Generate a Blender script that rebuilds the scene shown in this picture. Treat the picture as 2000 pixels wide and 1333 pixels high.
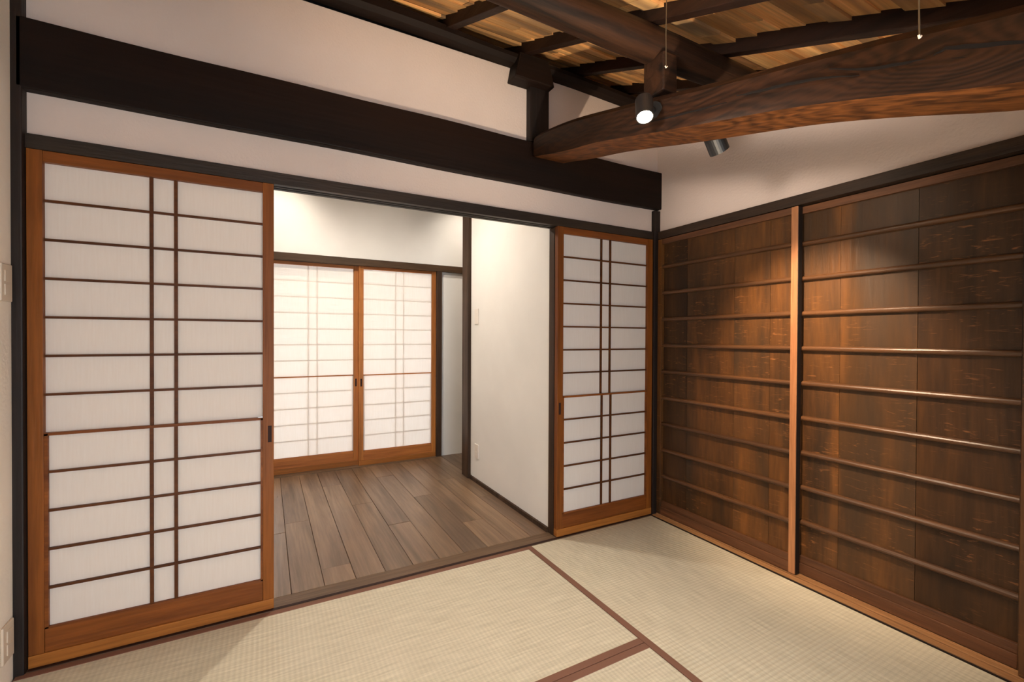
import bpy, math, random
from mathutils import Vector, Matrix
random.seed(7)
D = bpy.data
COL = bpy.context.scene.collection
sc = bpy.context.scene
for o in list(D.objects): D.objects.remove(o)

# ------------------------------------------------------------------ camera
F_PX, YAW, PIT, ROLL = 882.635, 0.49818, -0.00858, 0.00442
CAM = Vector((-2.211, -2.1213, 1.1397))
Fv = Vector((math.sin(YAW)*math.cos(PIT), math.cos(YAW)*math.cos(PIT), math.sin(PIT)))
Rv = Vector((math.cos(YAW), -math.sin(YAW), 0)); Uv = Rv.cross(Fv)
R2 = Rv*math.cos(ROLL)+Uv*math.sin(ROLL); U2 = -Rv*math.sin(ROLL)+Uv*math.cos(ROLL)
cd = D.cameras.new('camera'); cam = D.objects.new('camera', cd); COL.objects.link(cam)
cam.matrix_world = Matrix(((R2.x, U2.x, -Fv.x, CAM.x), (R2.y, U2.y, -Fv.y, CAM.y), (R2.z, U2.z, -Fv.z, CAM.z), (0, 0, 0, 1)))
cd.sensor_fit = 'HORIZONTAL'; cd.sensor_width = 36; cd.lens = F_PX/2000*36; cd.clip_start = 0.02
sc.camera = cam

# ------------------------------------------------------------------ daylight, exposure
W = D.worlds.new('world'); sc.world = W; W.use_nodes = True
bg = W.node_tree.nodes['Background']; bg.inputs[0].default_value = (0.80, 0.90, 1.0, 1); bg.inputs[1].default_value = 3.8
vs = sc.view_settings; vs.view_transform = 'Standard'; vs.look = 'None'; vs.gamma = 1; vs.use_curve_mapping = False; vs.exposure = 1.3
sc.cycles.max_bounces = 14; sc.cycles.diffuse_bounces = 8; sc.cycles.transmission_bounces = 8
sc.cycles.sample_clamp_indirect = 8

def portal(loc, rot, sx, sy):
    l = D.lights.new('daylight_portal', 'AREA'); l.shape = 'RECTANGLE'; l.size = sx; l.size_y = sy
    l.cycles.is_portal = True
    o = D.objects.new('daylight_portal', l); COL.objects.link(o); o.location = loc; o.rotation_euler = rot
    return o
portal((-1.7, -3.41, 0.84), (math.radians(90), 0, 0), 1.4, 1.52)      # added window opening behind the camera, light heads to +y
portal((-1.49, 2.30, 0.9), (math.radians(-90), 0, 0), 1.5, 1.9)       # outside the far paper doors, light heads to -y

# ------------------------------------------------------------------ mesh helpers
class MB:
    def __init__(s): s.v = []; s.f = []; s.m = []
    def quadbox(s, c8, mi=0):
        n = len(s.v); s.v += [tuple(c) for c in c8]
        for q in ((0, 3, 2, 1), (4, 5, 6, 7), (0, 1, 5, 4), (1, 2, 6, 5), (2, 3, 7, 6), (3, 0, 4, 7)):
            s.f.append(tuple(n+i for i in q)); s.m.append(mi)
        return s
    def box(s, x0, x1, y0, y1, z0, z1, mi=0):
        if x0 > x1: x0, x1 = x1, x0
        if y0 > y1: y0, y1 = y1, y0
        return s.quadbox([(x0, y0, z0), (x1, y0, z0), (x1, y1, z0), (x0, y1, z0), (x0, y0, z1), (x1, y0, z1), (x1, y1, z1), (x0, y1, z1)], mi)
    def loft(s, rings, cap=True, mi=0, mfun=None):
        n0 = len(s.v); k = len(rings[0])
        for r in rings: s.v += [tuple(p) for p in r]
        for i in range(len(rings)-1):
            for j in range(k):
                a = n0+i*k+j; b = n0+i*k+(j+1) % k
                s.f.append((a, b, b+k, a+k)); s.m.append(mfun(j) if mfun else mi)
        if cap:
            s.f.append(tuple(n0+j for j in reversed(range(k)))); s.m.append(mi)
            s.f.append(tuple(n0+(len(rings)-1)*k+j for j in range(k))); s.m.append(mi)
        return s
    def tube(s, pts, r, k=12, cap=True, mi=0):
        rings = []
        for i, p in enumerate(pts):
            p = Vector(p); a = Vector(pts[max(i-1, 0)]); b = Vector(pts[min(i+1, len(pts)-1)])
            t = (b-a).normalized(); u = t.cross(Vector((0, 0, 1)))
            if u.length < 1e-3: u = t.cross(Vector((1, 0, 0)))
            u.normalize(); w = t.cross(u); rr = r[i] if isinstance(r, (list, tuple)) else r
            rings.append([p+u*math.cos(2*math.pi*j/k)*rr+w*math.sin(2*math.pi*j/k)*rr for j in range(k)])
        return s.loft(rings, cap, mi)
    def build(s, name, mats, parent=None, origin=None, bevel=0, smooth=False, seg=2):
        if not isinstance(mats, (list, tuple)): mats = [mats]
        if origin is None:
            if parent is not None: origin = WLOC[parent.name]
            else:
                xs = [v[0] for v in s.v]; ys = [v[1] for v in s.v]; zs = [v[2] for v in s.v]
                origin = ((min(xs)+max(xs))/2, (min(ys)+max(ys))/2, min(zs))
        ox, oy, oz = origin
        me = D.meshes.new(name); me.from_pydata([(x-ox, y-oy, z-oz) for x, y, z in s.v], [], s.f)
        for m in mats: me.materials.append(m)
        for p, mi in zip(me.polygons, s.m): p.material_index = mi; p.use_smooth = smooth
        me.validate(); me.update()
        import bmesh
        bm = bmesh.new(); bm.from_mesh(me); bmesh.ops.recalc_face_normals(bm, faces=bm.faces); bm.to_mesh(me); bm.free()
        o = D.objects.new(name, me); COL.objects.link(o)
        if parent is not None:
            o.parent = parent; pl = WLOC[parent.name]; o.location = (ox-pl[0], oy-pl[1], oz-pl[2])
        else: o.location = origin
        WLOC[o.name] = tuple(origin)
        if bevel:
            b = o.modifiers.new('bevel', 'BEVEL'); b.width = bevel; b.segments = seg; b.limit_method = 'ANGLE'; b.angle_limit = math.radians(35)
            b.harden_normals = False
        return o
WLOC = {}
def thing(name, loc):
    o = D.objects.new(name, None); COL.objects.link(o); o.location = loc; o.empty_display_size = .1; WLOC[o.name] = tuple(loc); return o
def tag(o, label=None, cat=None, group=None, kind=None):
    if label: o['label'] = label
    if cat: o['category'] = cat
    if group: o['group'] = group
    if kind: o['kind'] = kind
    return o
def B(*a): return MB().box(*a)

# ------------------------------------------------------------------ materials
def lin(c):
    return tuple(((v/255)/12.92 if v/255 <= .04045 else ((v/255+.055)/1.055)**2.4) for v in c)+(1,)
def newmat(name):
    m = D.materials.new(name); m.use_nodes = True; nt = m.node_tree
    return m, nt, nt.nodes['Principled BSDF']
def N(nt, t, **kw):
    n = nt.nodes.new(t)
    for k, v in kw.items(): setattr(n, k, v)
    return n
def coords(nt, scale, rnd=9.0):
    tc = N(nt, 'ShaderNodeTexCoord'); oi = N(nt, 'ShaderNodeObjectInfo')
    mu = N(nt, 'ShaderNodeVectorMath', operation='SCALE'); mu.inputs[3].default_value = 1
    cx = N(nt, 'ShaderNodeCombineXYZ')
    for i, k in enumerate((1.0, 1.7, 2.3)):
        mm = N(nt, 'ShaderNodeMath', operation='MULTIPLY'); nt.links.new(oi.outputs['Random'], mm.inputs[0]); mm.inputs[1].default_value = rnd*k; nt.links.new(mm.outputs[0], cx.inputs[i])
    ad = N(nt, 'ShaderNodeVectorMath', operation='ADD'); nt.links.new(tc.outputs['Object'], ad.inputs[0]); nt.links.new(cx.outputs[0], ad.inputs[1])
    mp = N(nt, 'ShaderNodeMapping'); mp.inputs['Scale'].default_value = scale; nt.links.new(ad.outputs[0], mp.inputs[0])
    return mp.outputs[0], oi
def ramp(nt, fac, stops):
    r = N(nt, 'ShaderNodeValToRGB'); e = r.color_ramp.elements
    while len(e) < len(stops): e.new(.5)
    for i, (p, c) in enumerate(stops): e[i].position = p; e[i].color = c
    nt.links.new(fac, r.inputs[0]); return r.outputs[0]
def mixc(nt, a, b, fac, bt='MIX'):
    m = N(nt, 'ShaderNodeMix', data_type='RGBA', blend_type=bt)
    if isinstance(fac, (int, float)): m.inputs[0].default_value = fac
    else: nt.links.new(fac, m.inputs[0])
    nt.links.new(a, m.inputs[6])
    if isinstance(b, tuple): m.inputs[7].default_value = b
    else: nt.links.new(b, m.inputs[7])
    return m.outputs[2]
AX = {'x': 0, 'y': 1, 'z': 2}
def wood(name, dark, light, axis='x', grain=26, rough=.5, var=.25, patch=0, patchcol=None, bump=.12, stretch=.05, spec=.4, coat=0, lo=.3, hi=.7):
    """grain runs along the axis; every piece gets its own shift in pattern and tone"""
    m, nt, p = newmat(name)
    s = [grain]*3; s[AX[axis]] = grain*stretch
    v, oi = coords(nt, s)
    n1 = N(nt, 'ShaderNodeTexNoise'); n1.inputs['Scale'].default_value = .35; n1.inputs['Detail'].default_value = 6; n1.inputs['Roughness'].default_value = .65; n1.inputs['Distortion'].default_value = .5
    n2 = N(nt, 'ShaderNodeTexNoise'); n2.inputs['Scale'].default_value = 3.2; n2.inputs['Detail'].default_value = 4
    nt.links.new(v, n1.inputs[0]); nt.links.new(v, n2.inputs[0])
    c = ramp(nt, n1.outputs[0], [(lo, lin(dark)), (hi, lin(light))])
    c = mixc(nt, c, ramp(nt, n2.outputs[0], [(.35, (.55, .55, .55, 1)), (.65, (1, 1, 1, 1))]), .55, 'MULTIPLY')
    if patch:
        n3 = N(nt, 'ShaderNodeTexNoise'); n3.inputs['Scale'].default_value = .12; n3.inputs['Detail'].default_value = 3; n3.inputs['Distortion'].default_value = 1.2
        s2 = [grain*.8]*3; s2[AX[axis]] = grain*.22
        v2, _ = coords(nt, s2); nt.links.new(v2, n3.inputs[0])
        c = mixc(nt, c, lin(patchcol), ramp(nt, n3.outputs[0], [(.45, (0, 0, 0, 1)), (.62, (patch,)*3+(1,))]))
    hs = N(nt, 'ShaderNodeHueSaturation'); mr = N(nt, 'ShaderNodeMapRange')
    nt.links.new(oi.outputs['Random'], mr.inputs[0]); mr.inputs[3].default_value = 1-var; mr.inputs[4].default_value = 1+var
    nt.links.new(mr.outputs[0], hs.inputs['Value']); nt.links.new(c, hs.inputs['Color']); nt.links.new(hs.outputs[0], p.inputs['Base Color'])
    bp = N(nt, 'ShaderNodeBump'); bp.inputs['Strength'].default_value = bump; bp.inputs['Distance'].default_value = .01
    nt.links.new(n2.outputs[0], bp.inputs['Height']); nt.links.new(bp.outputs[0], p.inputs['Normal'])
    rr = ramp(nt, n1.outputs[0], [(.3, (rough+.12,)*3+(1,)), (.7, (max(rough-.1, .1),)*3+(1,))]); nt.links.new(rr, p.inputs['Roughness'])
    p.inputs['Specular IOR Level'].default_value = spec
    if coat: p.inputs['Coat Weight'].default_value = coat; p.inputs['Coat Roughness'].default_value = .25
    return m
def scratch(m, col, amt):
    nt = m.node_tree; p = nt.nodes['Principled BSDF']; src = p.inputs['Base Color'].links[0].from_socket
    v, _ = coords(nt, (60, 14, 90)); n = N(nt, 'ShaderNodeTexNoise'); n.inputs['Scale'].default_value = 1; n.inputs['Detail'].default_value = 5; n.inputs['Distortion'].default_value = 1.5; nt.links.new(v, n.inputs[0])
    v2, _ = coords(nt, (3, 3, 3)); n2 = N(nt, 'ShaderNodeTexNoise'); n2.inputs['Scale'].default_value = 1; n2.inputs['Detail'].default_value = 2; nt.links.new(v2, n2.inputs[0])
    mm = N(nt, 'ShaderNodeMath', operation='MULTIPLY'); nt.links.new(ramp(nt, n.outputs[0], [(.60, (0, 0, 0, 1)), (.72, (1, 1, 1, 1))]), mm.inputs[0]); nt.links.new(ramp(nt, n2.outputs[0], [(.42, (0, 0, 0, 1)), (.62, (amt,)*3+(1,))]), mm.inputs[1])
    nt.links.new(mixc(nt, src, lin(col), mm.outputs[0]), p.inputs['Base Color'])
def plain(name, col, rough=.6, bump=0, bs=60, var=.04, spec=.3, metal=0):
    m, nt, p = newmat(name)
    v, oi = coords(nt, (1, 1, 1))
    n = N(nt, 'ShaderNodeTexNoise'); n.inputs['Scale'].default_value = bs; n.inputs['Detail'].default_value = 5; nt.links.new(v, n.inputs[0])
    b = N(nt, 'ShaderNodeTexNoise'); b.inputs['Scale'].default_value = 2.5; b.inputs['Detail'].default_value = 4; nt.links.new(v, b.inputs[0])
    c1 = tuple(min(1, x*(1-var)) for x in lin(col)[:3])+(1,); c2 = tuple(min(1, x*(1+var)) for x in lin(col)[:3])+(1,)
    nt.links.new(ramp(nt, b.outputs[0], [(.3, c1), (.7, c2)]), p.inputs['Base Color'])
    p.inputs['Roughness'].default_value = rough; p.inputs['Specular IOR Level'].default_value = spec; p.inputs['Metallic'].default_value = metal
    if bump:
        bp = N(nt, 'ShaderNodeBump'); bp.inputs['Strength'].default_value = bump; bp.inputs['Distance'].default_value = .004
        nt.links.new(n.outputs[0], bp.inputs['Height']); nt.links.new(bp.outputs[0], p.inputs['Normal'])
    return m
def emit(name, col, st):
    m, nt, p = newmat(name); p.inputs['Emission Color'].default_value = lin(col); p.inputs['Emission Strength'].default_value = st
    p.inputs['Base Color'].default_value = lin(col); return m

M = {}
M['plaster'] = plain('white_plaster', (214, 198, 188), .9, .35, 90)
M['plaster_side'] = plain('cream_plaster', (246, 234, 218), .9, .4, 70)
M['plaster_hall'] = plain('hall_plaster', (232, 229, 224), .9, .1, 90)
M['beam_x'] = wood('dark_beam_wood', (18, 10, 6), (34, 19, 12), 'x', 20, .6, .1, spec=.2)
M['post_z'] = wood('dark_post_wood', (20, 12, 9), (36, 23, 17), 'z', 26, .6, .15)
M['hall_post_z'] = wood('brown_hall_post_wood', (50, 35, 25), (84, 62, 45), 'z', 40, .5, .1, spec=.2)
M['hall_lintel_x'] = wood('brown_hall_lintel_wood', (50, 36, 24), (86, 64, 44), 'x', 40, .5, .1, spec=.2)
M['kamoi_x'] = wood('charcoal_lintel_wood', (26, 19, 15), (54, 42, 32), 'x', 46, .5, .05, stretch=.07)
M['kamoi_y'] = wood('charcoal_lintel_wood_side', (30, 21, 15), (70, 52, 38), 'y', 46, .5, .05, stretch=.07)
M['log_x'] = wood('reddish_log_wood', (20, 11, 6), (54, 32, 18), 'x', 60, .6, .05, stretch=.06, lo=.38, hi=.62, spec=.2)
M['rafter_y'] = wood('dark_rafter_wood', (20, 11, 7), (44, 25, 16), 'y', 26, .6, .1, spec=.2)
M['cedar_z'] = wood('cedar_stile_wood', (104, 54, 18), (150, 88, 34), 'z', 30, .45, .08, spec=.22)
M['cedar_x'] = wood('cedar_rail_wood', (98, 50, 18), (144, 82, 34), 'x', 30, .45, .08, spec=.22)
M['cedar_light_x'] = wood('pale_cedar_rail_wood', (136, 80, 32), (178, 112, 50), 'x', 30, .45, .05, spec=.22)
M['cedar_hall_z'] = wood('lit_cedar_stile_wood', (150, 88, 36), (198, 126, 60), 'z', 30, .45, .06, spec=.25)  # brightened cedar copy, stands in for light falling on the far doors
M['cedar_hall_x'] = wood('lit_cedar_rail_wood', (150, 86, 38), (196, 122, 60), 'x', 30, .45, .06, spec=.25)
M['kumiko'] = wood('cedar_lattice_wood', (72, 38, 13), (100, 56, 23), 'x', 30, .5, .05, bump=.02, spec=.22)
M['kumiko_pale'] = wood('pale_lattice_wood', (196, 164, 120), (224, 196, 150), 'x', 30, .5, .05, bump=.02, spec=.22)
M['panel_z'] = wood('aged_brown_panel_wood', (52, 33, 16), (120, 76, 36), 'z', 18, .42, .16, patch=.8, patchcol=(52, 38, 24), stretch=.12, spec=.35)
M['panel_dark_z'] = wood('dark_panel_wood', (34, 22, 12), (84, 54, 27), 'z', 22, .45, .12, patch=.6, patchcol=(26, 17, 11), stretch=.09, spec=.3)  # darker variant of the panel wood for some boards and a stile
for q in ('panel_z', 'panel_dark_z'): scratch(M[q], (150, 98, 56), .7)
M['old_z'] = wood('lamplit_reddish_stile_wood', (150, 96, 60), (200, 140, 94), 'z', 40, .5, .05)  # brightened tone stands in for lamplight falling on the stile
M['old_y'] = wood('worn_reddish_rail_wood', (74, 46, 27), (118, 76, 48), 'y', 40, .5, .1)
M['batten'] = wood('worn_batten_wood', (62, 40, 24), (108, 72, 44), 'y', 40, .33, .1, spec=.5)
M['sill_y'] = wood('brown_threshold_wood', (148, 104, 66), (190, 142, 96), 'y', 40, .4, .03)
M['plank_y'] = wood('oiled_floor_plank_wood', (104, 82, 62), (146, 117, 90), 'y', 26, .36, .16, patch=.35, patchcol=(88, 68, 56), spec=.5, lo=.35, hi=.65)
M['plank_x'] = wood('oiled_threshold_wood', (88, 68, 52), (128, 102, 78), 'x', 30, .45, .05, spec=.22)
M['roof'] = wood('tan_roof_board_wood', (206, 140, 76), (255, 208, 140), 'x', 30, .7, .38, patch=.85, patchcol=(128, 104, 78), stretch=.04)
M['black'] = plain('black_metal', (22, 22, 24), .45, 0, spec=.5)
M['wire'] = plain('steel_wire', (120, 112, 96), .4, metal=.8)
M['plastic'] = plain('white_plastic', (226, 218, 208), .4, 0, spec=.4)
M['plastic_old'] = plain('cream_plastic', (214, 198, 178), .4, 0, spec=.4)
M['slot'] = plain('dark_recess', (44, 20, 12), .7)
M['heri'] = plain('brown_cloth_border', (124, 88, 72), .85, .3, 500)
M['ground'] = plain('outside_ground', (226, 226, 224), .9)
M['glow_warm'] = emit('warm_lamp_glow', (255, 236, 205), 60)
M['glow_white'] = emit('white_lamp_glow', (255, 244, 228), 6)

def paper_mat():
    m, nt, p = newmat('washi_paper')
    out = nt.nodes['Material Output']; nt.nodes.remove(p)
    v, oi = coords(nt, (160, 160, 9))
    n = N(nt, 'ShaderNodeTexNoise'); n.inputs['Scale'].default_value = 1; n.inputs['Detail'].default_value = 3; nt.links.new(v, n.inputs[0])
    c = ramp(nt, n.outputs[0], [(.3, lin((236, 228, 220))), (.7, lin((239, 232, 225)))])
    d = N(nt, 'ShaderNodeBsdfDiffuse'); t = N(nt, 'ShaderNodeBsdfTranslucent'); mx = N(nt, 'ShaderNodeMixShader'); mx.inputs[0].default_value = .31
    nt.links.new(c, d.inputs[0]); nt.links.new(c, t.inputs[0]); nt.links.new(d.outputs[0], mx.inputs[1]); nt.links.new(t.outputs[0], mx.inputs[2]); nt.links.new(mx.outputs[0], out.inputs[0])
    return m
M['paper'] = paper_mat()

def tatami_mat_(name, axis):
    # woven rush: ribs cross the mat's length every ~1.5 cm, fine stalks along the width
    m, nt, p = newmat(name)
    tc = N(nt, 'ShaderNodeTexCoord'); sp = N(nt, 'ShaderNodeSeparateXYZ'); nt.links.new(tc.outputs['Object'], sp.inputs[0])
    L, Wd = (0, 1) if axis == 'x' else (1, 0)
    def wavef(i, per):
        a = N(nt, 'ShaderNodeMath', operation='MULTIPLY'); a.inputs[1].default_value = 2*math.pi/per; nt.links.new(sp.outputs[i], a.inputs[0])
        b = N(nt, 'ShaderNodeMath', operation='SINE'); nt.links.new(a.outputs[0], b.inputs[0]); return b.outputs[0]
    w1 = wavef(L, .0165); w2 = wavef(Wd, .0055)
    mu = N(nt, 'ShaderNodeMath', operation='MULTIPLY'); nt.links.new(w1, mu.inputs[0]); nt.links.new(w2, mu.inputs[1])
    ad = N(nt, 'ShaderNodeMath', operation='ADD'); nt.links.new(mu.outputs[0], ad.inputs[0]); nt.links.new(w1, ad.inputs[1])
    v, oi = coords(nt, (8, 120, 1) if axis == 'x' else (120, 8, 1)); n = N(nt, 'ShaderNodeTexNoise'); n.inputs['Scale'].default_value = 1; n.inputs['Detail'].default_value = 5; nt.links.new(v, n.inputs[0])
    c = ramp(nt, n.outputs[0], [(.25, lin((190, 182, 160))), (.75, lin((220, 212, 190)))])
    mr = N(nt, 'ShaderNodeMapRange'); nt.links.new(ad.outputs[0], mr.inputs[0]); mr.inputs[1].default_value = -2; mr.inputs[2].default_value = 2; mr.inputs[3].default_value = .88; mr.inputs[4].default_value = 1.04
    cc = N(nt, 'ShaderNodeCombineColor'); [nt.links.new(mr.outputs[0], cc.inputs[i]) for i in range(3)]
    c = mixc(nt, c, cc.outputs[0], 1.0, 'MULTIPLY'); nt.links.new(c, p.inputs['Base Color'])
    bp = N(nt, 'ShaderNodeBump'); bp.inputs['Strength'].default_value = .35; bp.inputs['Distance'].default_value = .0015; nt.links.new(ad.outputs[0], bp.inputs['Height']); nt.links.new(bp.outputs[0], p.inputs['Normal'])
    p.inputs['Roughness'].default_value = .6; p.inputs['Specular IOR Level'].default_value = .35
    return m
M['tatami_x'] = tatami_mat_('woven_rush_x', 'x'); M['tatami_y'] = tatami_mat_('woven_rush_y', 'y')

def knotty(name, dark, light, knot, slope, freq=40, amp=.16, spread=.13, rough=.55):
    """pine face seen from the side: growth lines that follow the beam and swing round one knot (object y,z)"""
    m, nt, p = newmat(name)
    tc = N(nt, 'ShaderNodeTexCoord'); sp = N(nt, 'ShaderNodeSeparateXYZ'); nt.links.new(tc.outputs['Object'], sp.inputs[0])
    def mth(op, a, b=None):
        n = N(nt, 'ShaderNodeMath', operation=op)
        for i, x in enumerate((a, b)):
            if x is None: continue
            if isinstance(x, (int, float)): n.inputs[i].default_value = x
            else: nt.links.new(x, n.inputs[i])
        return n.outputs[0]
    y, z = sp.outputs[1], sp.outputs[2]
    t = mth('SUBTRACT', z, mth('MULTIPLY', y, slope))
    dy = mth('SUBTRACT', y, knot[0]); dz = mth('SUBTRACT', mth('SUBTRACT', z, knot[1]), mth('MULTIPLY', dy, slope))
    r2 = mth('ADD', mth('POWER', mth('DIVIDE', dy, spread), 2), mth('POWER', mth('DIVIDE', dz, spread*.5), 2))
    g = mth('EXPONENT', mth('MULTIPLY', r2, -1))
    nz = N(nt, 'ShaderNodeTexNoise'); nz.inputs['Scale'].default_value = 1; nz.inputs['Detail'].default_value = 3
    mp = N(nt, 'ShaderNodeMapping'); mp.inputs['Scale'].default_value = (9, 2.2, 9); nt.links.new(tc.outputs['Object'], mp.inputs[0]); nt.links.new(mp.outputs[0], nz.inputs[0])
    f = mth('ADD', mth('ADD', t, mth('MULTIPLY', g, amp)), mth('MULTIPLY', nz.outputs[0], .16))
    w = mth('SINE', mth('MULTIPLY', f, freq*6.283))
    n2 = N(nt, 'ShaderNodeTexNoise'); n2.inputs['Scale'].default_value = 1; n2.inputs['Detail'].default_value = 6
    mp2 = N(nt, 'ShaderNodeMapping'); mp2.inputs['Scale'].default_value = (60, 5, 60); nt.links.new(tc.outputs['Object'], mp2.inputs[0]); nt.links.new(mp2.outputs[0], n2.inputs[0])
    k = mth('ADD', mth('MULTIPLY', w, .105), n2.outputs[0])
    nt.links.new(ramp(nt, k, [(.3, lin(dark)), (.72, lin(light))]), p.inputs['Base Color'])
    bp = N(nt, 'ShaderNodeBump'); bp.inputs['Strength'].default_value = .3; bp.inputs['Distance'].default_value = .004; nt.links.new(k, bp.inputs['Height']); nt.links.new(bp.outputs[0], p.inputs['Normal'])
    p.inputs['Roughness'].default_value = rough; p.inputs['Specular IOR Level'].default_value = .2
    return m
BO = (-.87, -1.4, 1.6)     # origin of the curved beam
M['curved_side'] = knotty('dark_curved_beam_wood', (26, 15, 9), (54, 32, 19), (-1.714-BO[1], 1.73-BO[2]), .29)
M['curved_under'] = knotty('hewn_lit_beam_underside', (52, 29, 13), (104, 62, 30), (-1.1-BO[1], 1.85-BO[2]), .29, freq=30, amp=.25, spread=.3)  # hewn face, part of its orange stands in for bounced light

# ------------------------------------------------------------------ shell of the tatami room
S = 'structure'
RZ0, RS = 2.62, .40                      # underside of the rafters: z = RZ0 + RS*(y+.06)
def rz(y, off=0): return RZ0+RS*(y+.06)+off
YR = -1.95                               # where the sloping roof ends and the flat eave ceiling begins
ZE = rz(YR, .075)
WF = .02; WB = .10
# back wall above the lintel, plaster field on both sides (room side and hall side)
o = MB().box(-3.05, .15, .015, .08, 1.80, 2.575).build('wall_back', M['plaster']); tag(o, 'white plaster wall over the sliding paper doors', 'wall', kind=S)
# right wall plaster above the panelled doors (follows the roof slope)
mb = MB(); y0, y1 = YR, .015
mb.quadbox([(.02, y0, 1.80), (.12, y0, 1.80), (.12, y1, 1.80), (.02, y1, 1.80), (.02, y0, rz(y0, .09)), (.12, y0, rz(y0, .09)), (.12, y1, rz(y1, .09)), (.02, y1, rz(y1, .09))])
mb.box(.02, .12, -3.3, YR, 1.80, ZE+.02)
o = mb.build('wall_right', M['plaster']); tag(o, 'plaster wall strip above the dark panelled doors', 'wall', kind=S)
mb = MB()
mb.quadbox([(-3.05, YR, -.06), (-2.95, YR, -.06), (-2.95, -.018, -.06), (-3.05, -.018, -.06), (-3.05, YR, rz(YR, .09)), (-2.95, YR, rz(YR, .09)), (-2.95, -.018, rz(0, .09)), (-3.05, -.018, rz(0, .09))])
mb.box(-3.05, -2.95, -3.3, YR, -.06, ZE+.02)
o = mb.build('wall_left', M['plaster_side']); tag(o, 'narrow sliver of cream plaster wall left of the dark corner post', 'wall', kind=S)
o = B(.072, .12, -3.3, .08, -.06, 1.80).build('wall_right_backing', M['rafter_y']); tag(o, 'dark closed side behind the panelled doors', 'wall', kind=S)
o = B(-3.5, 1.2, 2.12, 3.3, 1.95, 2.05).build('eave', M['rafter_y']); tag(o, 'eave overhanging the far paper doors outside', 'eave', kind=S)
o = B(-.93, -.05, -3.299, -2.36, -.04, 1.54).build('wall_shade_block', M['plaster']); tag(o, 'added block out of view that shades the panelled doors', 'wall', kind=S)  # added unseen block, keeps window light off the right wall
# rear wall behind the camera, its wide window added to let daylight in
mb = MB(); mb.box(-3.05, .12, -3.4, -3.3, -.06, .08); mb.box(-3.05, .12, -3.4, -3.3, 1.58, ZE+.02)
mb.box(-3.05, -2.4, -3.4, -3.3, .08, 1.58); mb.box(-1.0, .12, -3.4, -3.3, .08, 1.58)
o = mb.build('wall_rear', M['plaster']); tag(o, 'plaster wall behind the viewer with a wide window added for daylight', 'wall', kind=S)
o = B(-3.05, .12, -3.4, -.014, -.10, -.045).build('floor', M['plank_x']); tag(o, 'wooden subfloor under the straw mats', 'floor', kind=S)

mb = MB(); mb.box(-3.3, .35, .34, .38, 2.50, 3.0); mb.box(-3.15, -3.05, -.03, .34, 2.56, 3.0); mb.box(.14, .2, .0, .34, 2.56, 3.0); mb.box(-3.3, .35, .075, .34, 2.50, 2.548)
o = mb.build('wall_attic', M['rafter_y']); tag(o, 'dark boarding closing the roof void above the plaster wall', 'wall', kind=S)
# floor outside
o = B(-9, 7, -12, -3.4, -.5, -.3).build('ground', M['ground']); tag(o, 'pale ground outside the added rear window', 'ground', kind=S)
o = B(-9, 7, 2.6, 12, -.3, -.12).build('ground', M['ground']); tag(o, 'pale ground outside beyond the far paper doors', 'ground', kind=S)

# ------------------------------------------------------------------ hall beyond the opening
HY = 2.0; HC = 2.55; X0 = -3.4; X1 = .9
mb = MB(); mb.box(X0, X1, HY, HY+.06, 1.815, HC); mb.box(-.745, X1, HY, HY+.06, -.05, 1.815); mb.box(X0, -2.32, HY, HY+.06, -.05, 1.815)
o = mb.build('wall_far', M['plaster_hall']); tag(o, 'cream plaster wall of the inner room around its paper doors', 'wall', kind=S)
o = B(-.76, -.66, .088, 1.235, -.02, HC).build('wall_partition', M['plaster_hall']); tag(o, 'tall white partition wall receding behind the doorway', 'wall', kind=S)
o = B(X0-.1, X0, .08, HY+.06, -.05, HC).build('wall_hall_left', M['plaster_hall']); tag(o, 'inner room left end wall', 'wall', kind=S)
o = B(X1, X1+.1, .08, HY+.06, -.05, HC).build('wall_hall_right', M['plaster_hall']); tag(o, 'inner room right end wall', 'wall', kind=S)
o = B(-.66, X1, .08, .12, -.05, HC).build('wall_hall_front', M['plaster_hall']); tag(o, 'inner wall behind the partition', 'wall', kind=S)
o = MB().box(X0, -3.05, .015, .08, -.05, 2.575).build('wall_hall_corner', M['plaster_hall']); tag(o, 'short plaster wall beyond the corner post', 'wall', kind=S)
o = B(X0-.1, X1+.1, .08, HY+.06, HC, HC+.06).build('ceiling', M['plaster_hall']); tag(o, 'white flat ceiling of the inner room', 'ceiling', kind=S)

fl = thing('floor', (-1.4, 1.0, -.03)); tag(fl, 'brown oiled plank floor of the inner room', 'floor', kind=S)
B(X0, X1, .08, HY+.3, -.06, -.022).build('subfloor', M['plank_x'], fl)
edges = [-2.113+.137*i for i in range(-9, 23)]
butts = {0: .93, 1: .25, 2: 1.55, 3: 1.06, 4: .62, 5: 1.60, 6: 1.02, 7: .45, 8: 1.3, 9: .8}
for i in range(len(edges)-1):
    a, b = edges[i], edges[i+1]
    if a < X0 or b > X1: continue
    bt = butts.get((i-9) % 10, 1.0)
    for (ya, yb) in ((.087, bt-.0008), (bt+.0008, HY-.045 if b < -.7 and a > -2.4 else HY)):
        MB().box(a+.0011, b-.0011, ya, yb, -.02, random.uniform(-.0008, .0006)).build('plank', M['plank_y'], fl, bevel=.0012, seg=1)

# baseboard + posts of the partition
o = B(-.775, -.7605, .088, 1.235, 0.0008, .028).build('baseboard_partition', M['hall_post_z']); tag(o, 'thin dark baseboard strip under the white partition', 'baseboard', kind=S)
o = B(-.785, -.655, 1.2352, 1.365, .0008, HC).build('corner_post', M['hall_post_z'], bevel=.003); tag(o, 'dark square post ending the white partition in the inner room', 'post')
o = B(-.7655, -.66, .0365, .0875, .001, 1.768).build('door_post', M['hall_post_z'], bevel=.002); tag(o, 'dark jamb post between the doorway and the narrow paper door', 'post')
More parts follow.
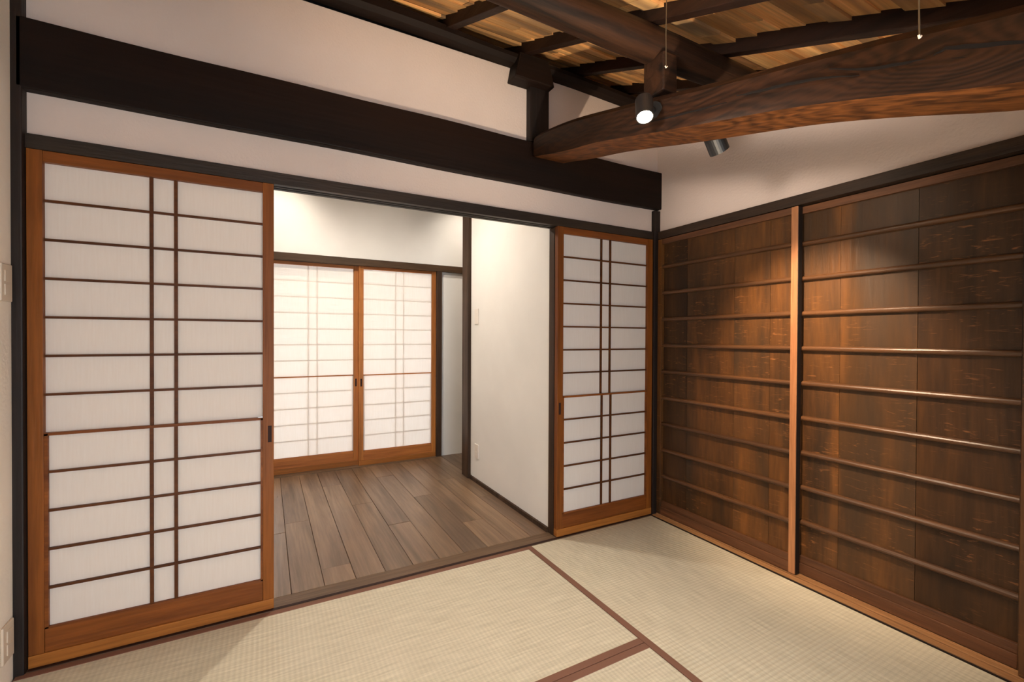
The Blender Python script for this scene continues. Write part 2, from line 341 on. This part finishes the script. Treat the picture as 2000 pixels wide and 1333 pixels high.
# far door casing
o = B(-3.3, X1, HY-.035, HY+.055, 1.757, 1.817).build('trim_1', M['hall_lintel_x'], bevel=.002); tag(o, 'dark lintel over the far paper doors', 'lintel', kind=S)
o = B(-.795, -.745, HY-.035, HY+.06, 0.001, 1.756).build('trim_2', M['hall_post_z'], bevel=.002); tag(o, 'dark jamb right of the far paper doors', 'jamb', kind=S)
o = B(-2.32, -2.27, HY-.035, HY+.06, 0.001, 1.756).build('trim_3', M['hall_post_z'], bevel=.002); tag(o, 'dark jamb left of the far paper doors', 'jamb', kind=S)
o = B(-2.32, -.745, HY-.043, HY+.09, -.02, .004).build('trim_4', M['plank_x'], bevel=.001); tag(o, 'wooden sill under the far paper doors', 'threshold', kind=S)

# ------------------------------------------------------------------ lintel, threshold, posts and header of the back wall
k = MB()
k.box(-2.925, .03, 0, .0265, 1.771, 1.82); k.box(-2.925, .03, .0265, .043, 1.781, 1.82); k.box(-2.925, .03, .043, .055, 1.771, 1.82)
k.box(-2.925, .03, .055, .071, 1.781, 1.82); k.box(-2.925, .03, .071, .092, 1.771, 1.82)
o = k.build('trim_5', M['kamoi_x']); tag(o, 'charred dark grooved lintel over the paper doors and doorway', 'lintel', kind=S)
o = B(-2.925, -.03, -.013, .0845, -.03, .0005).build('trim_6', M['plank_x'], bevel=.001); tag(o, 'grey brown wooden threshold across the doorway', 'threshold', kind=S)
o = B(-2.92, -.032, -.012, .003, .0007, .0025).build('trim_7', M['slot']); tag(o, 'dark edge strip along the paper door track', 'threshold', kind=S)
o = B(-2.995, -2.923, -.022, .09, -.04, 2.62).build('corner_post', M['post_z'], bevel=.004); tag(o, 'almost black corner post left of the wide paper door', 'post')
o = B(-.0285, .055, -.012, .09, -.04, 1.955).build('corner_post', M['post_z'], bevel=.003); tag(o, 'slim dark corner post between the paper door and panelled doors', 'post')
hb = MB(); n = 24
rings = []
for i in range(n+1):
    x = -2.94+2.965*i/n; j = lambda s: .0025*math.sin(x*s)+.0015*math.sin(x*s*2.7+1)
    zt, zb = 2.197+j(3.1), 1.962+j(2.3)
    rings.append([(x, -.022, zb), (x, -.022, zt), (x, .03, zt), (x, .03, zb)])
o = hb.loft(rings).build('header_beam', M['beam_x'], bevel=.005); tag(o, 'heavy dark brown header beam spanning the plaster wall above the doors', 'beam')

# short strut on the header with its bracket
st = thing('strut_post', (-.905, -.01, 2.197)); tag(st, 'short dark strut with a flared bracket standing on the header beam', 'strut')
B(-.966, -.845, -.024, .03, 2.198, 2.56).build('post', M['post_z'], st, bevel=.003)
br = MB(); br.quadbox([(-1.085, -.075, 2.488), (-.842, -.075, 2.488), (-.842, .02, 2.488), (-1.085, .02, 2.488), (-1.060, -.085, 2.615), (-.885, -.085, 2.615), (-.885, .02, 2.615), (-1.060, .02, 2.615)])
br.build('bracket', M['beam_x'], st, bevel=.006)

# wall plate (purlin on the wall)
rings = []
for i in range(25):
    x = -2.95+3.05*i/24; zt = 2.656-(x+1.714)*.068; zb = 2.592-(x+1.9)*.017+.003*math.sin(x*7)
    zt = max(zt, zb+.045)
    rings.append([(x, .02, zb), (x, -.035, zb+.002), (x, -.058, zb+.018), (x, -.06, zt-.008), (x, -.04, zt+.004), (x, .02, zt+.006)])
o = MB().loft(rings).build('wall_plate', M['beam_x'], smooth=False); tag(o, 'dark wall plate beam along the top of the back plaster wall', 'beam')

# rafters: (lower right edge X at the wall, X further down, y further down)
def rafter(xa, xb, label, w=.044, h=.062):
    ya, yb = .24, YR+.02; xe = xa+(xb-xa)*1.0
    def sec(y, x):
        z = rz(y); return [(x-w, y, z), (x, y, z), (x, y, z+h), (x-w, y, z+h)]
    rings = []
    for i in range(13):
        t = i/12; y = ya+(yb-ya)*t; x = xa+(xe-xa)*t+.004*math.sin(t*9+xa*5)
        rings.append(sec(y, x))
    o = MB().loft(rings).build('rafter', M['rafter_y'], bevel=.003); tag(o, label, 'rafter', 'rafters under the roof boards'); return o
rafter(-1.435, -1.27, 'dark rafter meeting the wall plate farthest from the curved beam')
rafter(-1.011, -.905, 'dark rafter ending just above the short strut bracket')
rafter(-.626, -.52, 'dark rafter between the strut bracket and the right wall, seen above the curved beam')
rafter(-.235, -.15, 'rafter mostly hidden behind the curved beam near the right wall')
rafter(-1.86, -1.72, 'rafter above the frame, next from the left wall but one')
rafter(-2.29, -2.19, 'rafter above the frame nearest the left wall')

# roof boards: rows run parallel to the wall, short lapped pieces butted on the rafters
ce = thing('ceiling', (-1.5, -1.0, 2.2)); tag(ce, 'sloping ceiling of lapped tan roof boards on dark rafters', 'ceiling', kind=S)
y = .30; row = 0
while y > YR-.02:
    wd = random.choice((.062, .075, .085, .092, .07)); x = -2.98-random.uniform(0, .5)
    lift = random.uniform(-.016, .002)
    while x < .12:
        ln = random.choice((.42, .78, .80, 1.18)) if row % 3 else random.uniform(.36, .9)
        xe = min(x+ln, .14); a = y+.004; b = y-wd
        dz = lift+random.uniform(-.002, .003); th = .014
        def zz(yy): return rz(yy, .0555)+dz
        xa = max(x, -3.04)
        if xe-xa > .03:
            tl = .006
            MB().quadbox([(xa+.0008, b, zz(b)-.000), (xe-.0008, b, zz(b)), (xe-.0008, a, zz(a)+tl), (xa+.0008, a, zz(a)+tl),
                          (xa+.0008, b, zz(b)+th), (xe-.0008, b, zz(b)+th), (xe-.0008, a, zz(a)+tl+th), (xa+.0008, a, zz(a)+tl+th)]).build('roof_board', M['roof'], ce)
        x = xe
    y -= wd; row += 1
mb = MB(); y0, y1 = YR, .33
mb.quadbox([(-3.05, y0, rz(y0, .10)), (.14, y0, rz(y0, .10)), (.14, y1, rz(y1, .10)), (-3.05, y1, rz(y1, .10)), (-3.05, y0, rz(y0, .12)), (.14, y0, rz(y0, .12)), (.14, y1, rz(y1, .12)), (-3.05, y1, rz(y1, .12))])
mb.build('roof_underlay', M['rafter_y'], ce)
B(-3.05, .14, -3.4, YR, ZE+.02, ZE+.05).build('eave_ceiling', M['rafter_y'], ce)

# round log purlin under the rafters
yl, zl, rl = -.880, 2.232, .0595
pts = []; rad = []
for i in range(22):
    x = -2.94+2.97*i/21; pts.append((x, yl+.004*math.sin(x*3), zl+.004*math.sin(x*2.2+1))); rad.append(rl+.003*math.sin(x*5))
o = MB().tube(pts, rad, 20).build('log_purlin', M['log_x'], smooth=True); tag(o, 'long round reddish log running parallel to the back wall under the rafters', 'beam')
rafq = MB().box(-.955, -.885, -.945, -.845, 2.035, 2.178)
o = rafq.build('strut_block', M['log_x'], bevel=.006); tag(o, 'small dark block propping the round log on the curved beam', 'strut')
# eave log
pts = [(-1.02+1.15*i/10, -1.90, 1.895+.004*math.sin(i)) for i in range(11)]
o = MB().tube(pts, .07, 16).build('eave_log', M['beam_x'], smooth=True); tag(o, 'dark eave log lying on the curved beam at the top right corner', 'beam')

# curved beam
bot = [(-.035, 2.105), (-.32, 2.03), (-.57, 1.98), (-.73, 1.938), (-.92, 1.885), (-1.16, 1.825), (-1.40, 1.765), (-1.63, 1.69), (-1.80, 1.625), (-2.0, 1.58), (-2.4, 1.56), (-3.3, 1.56)]
top = [(-.035, 2.225), (-.25, 2.195), (-.42, 2.16), (-.73, 2.075), (-.94, 2.02), (-1.29, 1.925), (-1.52, 1.868), (-1.71, 1.812), (-1.83, 1.772), (-2.0, 1.74), (-2.4, 1.72), (-3.3, 1.72)]
def interp(tab, y):
    for (ya, za), (yb, zb) in zip(tab, tab[1:]):
        if yb <= y <= ya: t = (y-ya)/(yb-ya); return za+(zb-za)*t
    return tab[-1][1]
def sm(tab, y): return sum(interp(tab, min(-.035, y+d)) for d in (-.09, -.045, 0, .045, .09))/5
rings = []; K = 60
for i in range(K+1):
    y = -.022-(3.29-.022)*i/K
    zb, zt = sm(bot, y), sm(top, y); w = .10+.003*math.sin(y*6); h = zt-zb; c = .022
    xc = -.87; bb = 0
    if i == 0: zt -= .02; zb += .02; w -= .02
    rings.append([(xc-w, y, zb), (xc-w-.004, y, zb+h*.35), (xc-w, y, zt-c*1.2), (xc-w+c*1.3, y, zt), (xc+w-c*1.3, y, zt), (xc+w, y, zt-c*1.2), (xc+w, y, zb+c*.5), (xc+w-c*.6, y, zb)])
cb = thing('curved_beam', BO); tag(cb, 'massive naturally curved roof beam with knot, cracks and hewn underside coloured as if lit from below', 'beam')
MB().loft(rings, mfun=lambda j: 1 if j in (6, 7) else 0).build('timber', [M['curved_side'], M['curved_under']], cb, origin=BO, smooth=False)
def crack(pts, wmax=.0045):
    up, dn = [], []
    npt = []
    for (a, b) in zip(pts, pts[1:]):
        for s in range(6): t = s/6; npt.append((a[0]+(b[0]-a[0])*t, a[1]+(b[1]-a[1])*t))
    npt.append(pts[-1]); L = len(npt)
    for i, (y, z) in enumerate(npt):
        w = wmax*math.sin(math.pi*(i+.3)/(L-.4)); w = max(w, .0004); z2 = z+.0006*math.sin(i*1.3)
        up.append((z2+w, y)); dn.append((z2-w, y))
    rings = [[(-.9762, u[1], d[0]), (-.9762, u[1], u[0]), (-.965, u[1], u[0]), (-.965, u[1], d[0])] for u, d in zip(up, dn)]
    MB().loft(rings).build('crack', M['slot_black'], cb)
M['slot_black'] = plain('black_crack', (14, 8, 6), .9)
crack([(-.70, 1.985), (-.922, 1.925), (-1.1, 1.885), (-1.213, 1.862)], .0025)
crack([(-1.247, 1.866), (-1.291, 1.853), (-1.398, 1.827), (-1.488, 1.799), (-1.567, 1.765)], .003)
crack([(-1.5, 1.815), (-1.587, 1.769), (-1.646, 1.75), (-1.69, 1.738)], .0035)
crack([(-1.703, 1.738), (-1.723, 1.742), (-1.762, 1.724), (-1.832, 1.693), (-1.95, 1.655)], .0045)
crack([(-1.732, 1.716), (-1.784, 1.692)], .0012)

# hanging wires
def wire(x, y, z0, z1, label):
    w = thing('hanging_wire', (x, y, z1)); tag(w, label, 'wire')
    MB().tube([(x, y, z0), (x+.0015, y+.003, (z0+z1)/2), (x, y, z1)], .0017, 6).build('strand', M['wire'], w)
    MB().tube([(x-.004, y, z1+.002), (x, y, z1-.003), (x+.005, y-.001, z1+.002)], .0022, 6).build('hook', M['plastic_old'], w)
wire(-1.05, -1.706, rz(-1.706, .055), 1.752, 'thin steel wire hanging in front of the knot of the curved beam')
wire(-1.05, -1.044, rz(-1.044, .055), 2.036, 'thin steel wire hanging beside the glowing spotlight')

# ------------------------------------------------------------------ lights of the room
def spot(loc, tgt, power, col, angle, blend, rad):
    l = D.lights.new('spot_light', 'SPOT'); l.energy = power; l.color = col; l.spot_size = math.radians(angle); l.spot_blend = blend; l.shadow_soft_size = rad
    o = D.objects.new('spot_light', l); COL.objects.link(o); o.location = loc
    d = Vector(tgt)-Vector(loc); o.rotation_euler = d.to_track_quat('-Z', 'Y').to_euler(); return o
def spotlight(mouth, tgt, label, power, col, angle, blend, glow, mount, r=.036, L=.11, soft=.02):
    mouth = Vector(mouth); d = (Vector(tgt)-mouth).normalized(); back = mouth-d*L
    t = thing('spotlight', tuple(mount)); tag(t, label, 'lamp')
    u = d.orthogonal().normalized(); w = d.cross(u); k = 28
    def ring(c, rr): return [c+u*math.cos(2*math.pi*j/k)*rr+w*math.sin(2*math.pi*j/k)*rr for j in range(k)]
    hs = MB().loft([ring(back, r*.9), ring(back+d*.006, r), ring(mouth, r), ring(mouth, r*.88), ring(mouth-d*.022, r*.8)], cap=False).loft([ring(back, r*.9), ring(back-d*.001, r*.1)], cap=True).build('housing', M['black'], t, smooth=False)
    MB().loft([ring(mouth-d*.02, r*.80), ring(mouth-d*.024, r*.80)]).build('lens', glow, hs)
    mm = Vector(mount); mid = mouth-d*L*.55
    MB().tube([mid, mid*.5+mm*.5, mm], .008, 10).build('arm', M['black'], t, smooth=True)
    MB().tube([mm, mm+(mid-mm).normalized()*-.012], .028, 20).build('mount_plate', M['black'], t)
    return spot(mouth+d*.004, tgt, power, col, angle, blend, soft)
WARM = (1.0, .74, .50)
spotlight((-1.075, -.975, 1.893), (-1.42, -1.42, .55), 'glowing black spotlight on the curved beam facing the viewer', 26, (1, .84, .66), 140, 1.0, M['glow_warm'], (-.985, -.93, 1.96), r=.030, L=.085)
spotlight((-.70, -.985, 1.848), (-.01, -.93, 1.02), 'black cylinder spotlight under the curved beam aimed at the panelled doors', 62, WARM, 66, .9, M['glow_warm'], (-.80, -1.0, 1.895), L=.10)
spotlight((-2.80, -1.62, 1.70), (.02, -.75, 2.0), 'added unseen fill spotlight by the left wall brightening the right plaster', 70, (1, .86, .74), 32, 1.0, M['glow_warm'], (-2.948, -1.75, 1.66), soft=.16)  # added lamp out of view, brightens plaster below the curved beam
# added unseen fill light near the floor, brightening the roof boards
up = thing('added_uplight', (-1.55, -2.05, 0)); tag(up, 'added unseen fill light behind the viewer brightening the roof', 'lamp')
MB().tube([(-1.55, -2.05, .001), (-1.55, -2.05, .02)], .09, 24).build('base', M['black'], up)
MB().tube([(-1.55, -2.05, .02), (-1.55, -2.05, .16)], .05, 24).build('housing', M['black'], up)
MB().tube([(-1.55, -2.05, .1602), (-1.55, -2.05, .1622)], .042, 24).build('lens', M['glow_warm'], up)
spot((-1.55, -2.05, .168), (-1.30, -1.05, 2.2), 175, (1, .80, .58), 58, .9, .04)
# inner room
def downlight(x, y, tgt, power, label, ang=70):
    t = thing('ceiling_light', (x, y, HC)); tag(t, label, 'lamp', 'ceiling spotlights of the inner room')
    MB().tube([(x, y, HC-.002), (x, y, HC-.09)], .035, 20, cap=True).build('housing', M['plastic'], t)
    MB().tube([(x, y, HC-.0905), (x, y, HC-.0925)], .03, 20).build('lens', M['glow_white'], t)
    return spot((x, y, HC-.096), tgt, power, (1, .88, .74), ang, 1.0, .03)
downlight(-2.14, 1.50, (-2.14, 2.0, 1.95), 13, 'white ceiling spotlight by the far wall above the left paper door', 95)
downlight(-.48, 1.50, (-.48, 2.0, 1.95), 13, 'white ceiling spotlight by the far wall behind the partition post', 95)
downlight(-.90, .63, (-.78, .63, 1.95), 3, 'white ceiling spotlight by the white partition wall', 90)
downlight(-1.55, .95, (-1.55, .95, 0), 60, 'added fill light in the middle of the inner room ceiling', 176)  # added wide fill, lifts the upper walls of the inner room
wl = thing('wall_light', (-.76, .755, 1.99)); tag(wl, 'slim white light bar high on the partition just under the lintel edge', 'lamp')
B(-.7598, -.735, .62, .895, 1.992, 2.03).build('housing', M['plastic'], wl); B(-.757, -.738, .625, .890, 1.9905, 1.9918).build('diffuser', M['glow_white'], wl)

# ------------------------------------------------------------------ paper sliding doors
ROWS = [.133+.1335*i for i in range(1, 12)]
def shoji(name, x0, x1, yf, vx, label, kind_room=True, depth=.030, handle=None, flip=False, handle_x=None, vlow=0.0):
    """yf: the room-side face. Lattice on the room side (flip False) or behind the paper (flip True)."""
    t = thing(name, ((x0+x1)/2, yf, 0.003)); tag(t, label, 'door', kind=S)
    ya, yb = yf, yf+depth; sw = .040
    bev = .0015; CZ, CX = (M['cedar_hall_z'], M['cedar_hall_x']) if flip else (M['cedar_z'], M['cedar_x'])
    sl = MB().box(x0, x0+sw, ya, yb, .046, 1.770).build('stile', CZ, t, bevel=bev)
    sr = MB().box(x1-sw, x1, ya, yb, .046, 1.770).build('stile', CZ, t, bevel=bev)
    MB().box(x0+sw, x1-sw, ya+.002, yb, 1.732, 1.770).build('top_rail', CX, t, bevel=bev)
    MB().box(x0+sw, x1-sw, ya+.004, yb, .046, .126).build('bottom_rail', CX, t, bevel=bev)
    b = MB().box(x0, x1, ya-.0015, yb, .004, .0455).build('base_rail', M['cedar_light_x'], t, bevel=bev); b['label'] = 'paler rail along the foot of the door'
    L, R = x0+sw, x1-sw
    if not flip: yk0, yk1, yp, yl0, yl1 = ya+.010, ya+.020, ya+.0205, ya+.004, ya+.014
    else: yk0, yk1, yp, yl0, yl1 = ya+.020, ya+.028, ya+.0185, ya+.016, ya+.026
    # lower sliding sash: its own slim frame
    f = MB(); f.box(L, L+.010, yl0-.001, yl1+.004, .127, .800); f.box(R-.008, R, yl0-.001, yl1+.004, .127, .800)
    f.box(L, R, yl0-.001, yl1+.004, .793, .803) ; f.box(L, R, yl0-.001, yl1+.004, .1265, .132)
    f.build('sash_frame', CX, t)
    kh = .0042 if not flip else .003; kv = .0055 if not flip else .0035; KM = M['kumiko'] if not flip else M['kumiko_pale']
    for i, z in enumerate(ROWS):
        if abs(z-.80) < .01 or i == 4: continue
        a, b2 = (yl0, yl1) if z < .79 else (yk0, yk1)
        MB().box(L+.001, R-.001, a, b2, z-kh, z+kh).build('lattice_bar', KM, t)
    for x in vx:
        MB().box(x-kv, x+kv, yk0+.0006, yk1-.0006, .804, 1.7315).build('lattice_bar', KM, t)
        MB().box(x-kv+vlow, x+kv+vlow, yl0+.0006, yl1-.0006, .1325, .7925).build('lattice_bar', KM, t)
    pt = .0012
    MB().box(L, R, yp, yp+pt, .803, 1.7315).build('paper', M['paper'], t)
    MB().box(L, R, (yl1+.0005 if not flip else yl0-.002), (yl1+.0005+pt if not flip else yl0-.002+pt), .132, .793).build('paper', M['paper'], t)
    if handle_x:
        h = MB().box(handle_x-.007, handle_x+.007, ya-.0008, ya+.004, .700, .768).build('finger_pull', M['slot'], sl if handle_x < (x0+x1)/2 else sr); h['label'] = 'dark recessed finger pull'
    return t
shoji('door_1', -2.921, -2.183, 0.0, (-2.588, -2.514), 'wide paper sliding door left of the doorway', handle_x=-2.198)
shoji('door_2', -.764, -.031, 0.0, (-.440, -.371), 'paper sliding door in the corner beside the panelled doors', handle_x=-.746, vlow=.004)
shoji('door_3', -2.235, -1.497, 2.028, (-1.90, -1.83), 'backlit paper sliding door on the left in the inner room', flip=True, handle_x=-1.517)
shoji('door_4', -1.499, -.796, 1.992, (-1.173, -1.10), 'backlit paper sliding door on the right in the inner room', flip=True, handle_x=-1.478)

# ------------------------------------------------------------------ panelled doors on the right wall
BAT = [.255+.1672*i for i in range(9)]
def panel_door(name, ya, yb, xf, joints, label, near_stile=.032, far_stile=.032, dark=(), stile_dark=False):
    """ya > yb (ya is nearer the corner); face at xf looking to -x"""
    t = thing(name, (xf+.015, (ya+yb)/2, .022)); tag(t, label, 'door', kind=S)
    d = .032; bev = .002
    MB().box(xf, xf+d, ya-far_stile, ya, .0125, 1.768).build('stile', M['panel_z'], t, bevel=bev)
    MB().box(xf, xf+d, yb, yb+near_stile, .0125, 1.768).build('stile', M['panel_dark_z'] if stile_dark else M['old_z'], t, bevel=bev)
    a, b = ya-far_stile, yb+near_stile
    MB().box(xf+.003, xf+d, b, a, 1.735, 1.768).build('top_rail', M['old_y'], t, bevel=bev)
    r = MB(); r.box(xf+.002, xf+d, b, a, .0125, .062); r.box(xf+.008, xf+d, b, a, .062, .096); r.build('bottom_rail', M['old_y'], t, bevel=bev)
    es = [a]+list(joints)+[b]
    for bi, (e0, e1) in enumerate(zip(es, es[1:])):
        off = random.uniform(-.0008, .0008)
        MB().box(xf+.022+off, xf+.030, e1+.0008, e0-.0008, .090, 1.742).build('panel_board', M['panel_dark_z'] if bi in dark else M['panel_z'], t)
    for i, z in enumerate(BAT):
        h = .0125; k = 7; pr = .019; prof = []
        for j in range(k+1):
            an = math.pi*(j/k)-math.pi/2; prof.append((xf+.022-pr*math.cos(an)**.7 if math.cos(an) > 0 else xf+.022, z+h*math.sin(an)))
        prof.append((xf+.0225, z+h)); prof.insert(0, (xf+.0225, z-h))
        MB().loft([[(px, b-.001, pz) for px, pz in prof], [(px, a+.001, pz) for px, pz in prof]]).build('batten', M['batten'], t, smooth=False)
    return t
d5 = panel_door('door_5', -.014, -.8845, 0.0, (-.228, -.541, -.74), 'dark horizontal batten door nearest the corner, in front track', dark=(0,))
B(.0015, .031, -.8870, -.8848, .014, 1.766).build('edge_shade_strip', M['post_z'], d5)  # added dark strip standing in for shade on the closing edge
panel_door('door_6', -.846, -1.634, .035, (-1.04, -1.316), 'dark batten door set back behind the first panelled door', dark=(2,), stile_dark=True)
panel_door('door_7', -1.612, -2.35, 0.0, (-1.84, -2.12), 'dark batten door in the front track beyond the frame edge')
k = MB()
for (a, b, z) in ((-.001, .0, 1.771), (0, .033, 1.7715), (.033, .036, 1.7715), (.036, .068, 1.7715), (.068, .10, 1.7715)): k.box(a, b, -3.3, -.013, z, 1.82)
o = MB().box(0, .1, -3.3, -.013, 1.7715, 1.82).build('trim_8', M['kamoi_y'], bevel=.002); tag(o, 'dark rough lintel over the panelled doors', 'lintel', kind=S)
k = MB(); k.box(-.042, -.001, -3.3, -.014, -.045, .004); k.box(-.001, .033, -3.3, -.014, -.045, .0125); k.box(.0355, .022+.02, -3.3, -.014, -.045, .0125)
o = B(-.042, -.0345, -3.3, -.014, -.045, .001).build('trim_10', M['post_z']); tag(o, 'narrow dark strip between the straw mat and the panelled door threshold', 'threshold', kind=S)
k = MB(); k.box(-.034, -.003, -3.3, -.014, -.045, .006); k.box(-.003, .0, -3.3, -.014, -.045, -.002); k.box(0, .0325, -3.3, -.014, -.045, .010); k.box(.0325, .036, -3.3, -.014, -.045, .004); k.box(.036, .071, -3.3, -.014, -.045, .010)
o = k.build('trim_9', M['sill_y'], bevel=.001); tag(o, 'brown grooved threshold along the panelled doors', 'threshold', kind=S)

# ------------------------------------------------------------------ straw mats
def tatami(x0, x1, y0, y1, axis, label):
    t = thing('tatami_mat', ((x0+x1)/2, (y0+y1)/2, -.045)); tag(t, label, 'straw mat', 'tatami mats on the floor')
    hw = .029; g = .0006
    if axis == 'x':
        MB().box(x0+g, x1-g, y0+g+.001, y1-g-.001, -.044, -.0012).build('woven_cover', M['tatami_x'], t, bevel=.002)
        for a, b in ((y0+g, y0+hw), (y1-hw, y1-g)): MB().box(x0+g*.5, x1-g*.5, a, b, -.042, .0002).build('cloth_border', M['heri'], t, bevel=.0015)
    else:
        MB().box(x0+g+.001, x1-g-.001, y0+g, y1-g, -.044, -.0012).build('woven_cover', M['tatami_y'], t, bevel=.002)
        for a, b in ((x0+g, x0+hw), (x1-hw, x1-g)):
            if b > -.05: continue
            MB().box(a, b, y0+g*.5, y1-g*.5, -.042, .0002).build('cloth_border', M['heri'], t, bevel=.0015)
tatami(-2.945, -.970, -.884, -.0145, 'x', 'straw mat lying along the paper doors and the doorway')
tatami(-2.945, -.970, -1.754, -.885, 'x', 'straw mat in the near foreground, next to the one at the doorway')
tatami(-.969, -.043, -1.90, -.0145, 'y', 'straw mat running along the foot of the panelled doors')
tatami(-2.945, -.970, -2.624, -1.755, 'x', 'straw mat outside the frame under the viewer')
tatami(-.969, -.043, -2.355, -1.901, 'y', 'straw mat outside the frame before the added shading block')
tatami(-2.945, -.970, -3.29, -2.625, 'x', 'straw mat outside the frame under the added rear window')

# ------------------------------------------------------------------ plates on the walls
def plate(name, x, y0, y1, z0, z1, side, mat, label, cat, slots):
    t = thing(name, (x, (y0+y1)/2, z0)); tag(t, label, cat)
    th = .008
    a, b = (x+.0003, x+th) if side > 0 else (x-th, x-.0003)
    cp = MB().box(a, b, y0, y1, z0, z1).build('cover_plate', mat, t, bevel=.003)
    yc = (y0+y1)/2; f = b if side > 0 else a
    for (dz0, dz1, w, nm, mm) in slots:
        MB().box(f-.001, f+.0025, yc-w, yc+w, z0+dz0, z0+dz1).build(nm, mm, cp, bevel=.001)
plate('light_switch', -2.95, -.105, -.034, 1.247, 1.368, 1, M['plastic_old'], 'cream switch plate on the left wall at the frame edge, mid height', 'switch', [(.02, .056, .017, 'rocker', M['plastic_old']), (.064, .10, .017, 'rocker', M['plastic_old'])])
plate('power_outlet', -2.95, -.105, -.034, .088, .208, 1, M['plastic_old'], 'cream outlet plate low on the left wall beside the black post', 'outlet', [(.02, .055, .014, 'socket', M['plastic_old']), (.062, .098, .014, 'socket', M['plastic_old'])])
plate('light_switch', -.76, 1.085, 1.155, 1.24, 1.36, -1, M['plastic'], 'white switch plate high on the partition near its post', 'switch', [(.03, .09, .014, 'rocker', M['plastic'])])
plate('power_outlet', -.76, 1.075, 1.145, .19, .30, -1, M['plastic'], 'white outlet plate low on the partition near its post', 'outlet', [(.02, .05, .012, 'socket', M['plastic']), (.058, .09, .012, 'socket', M['plastic'])])
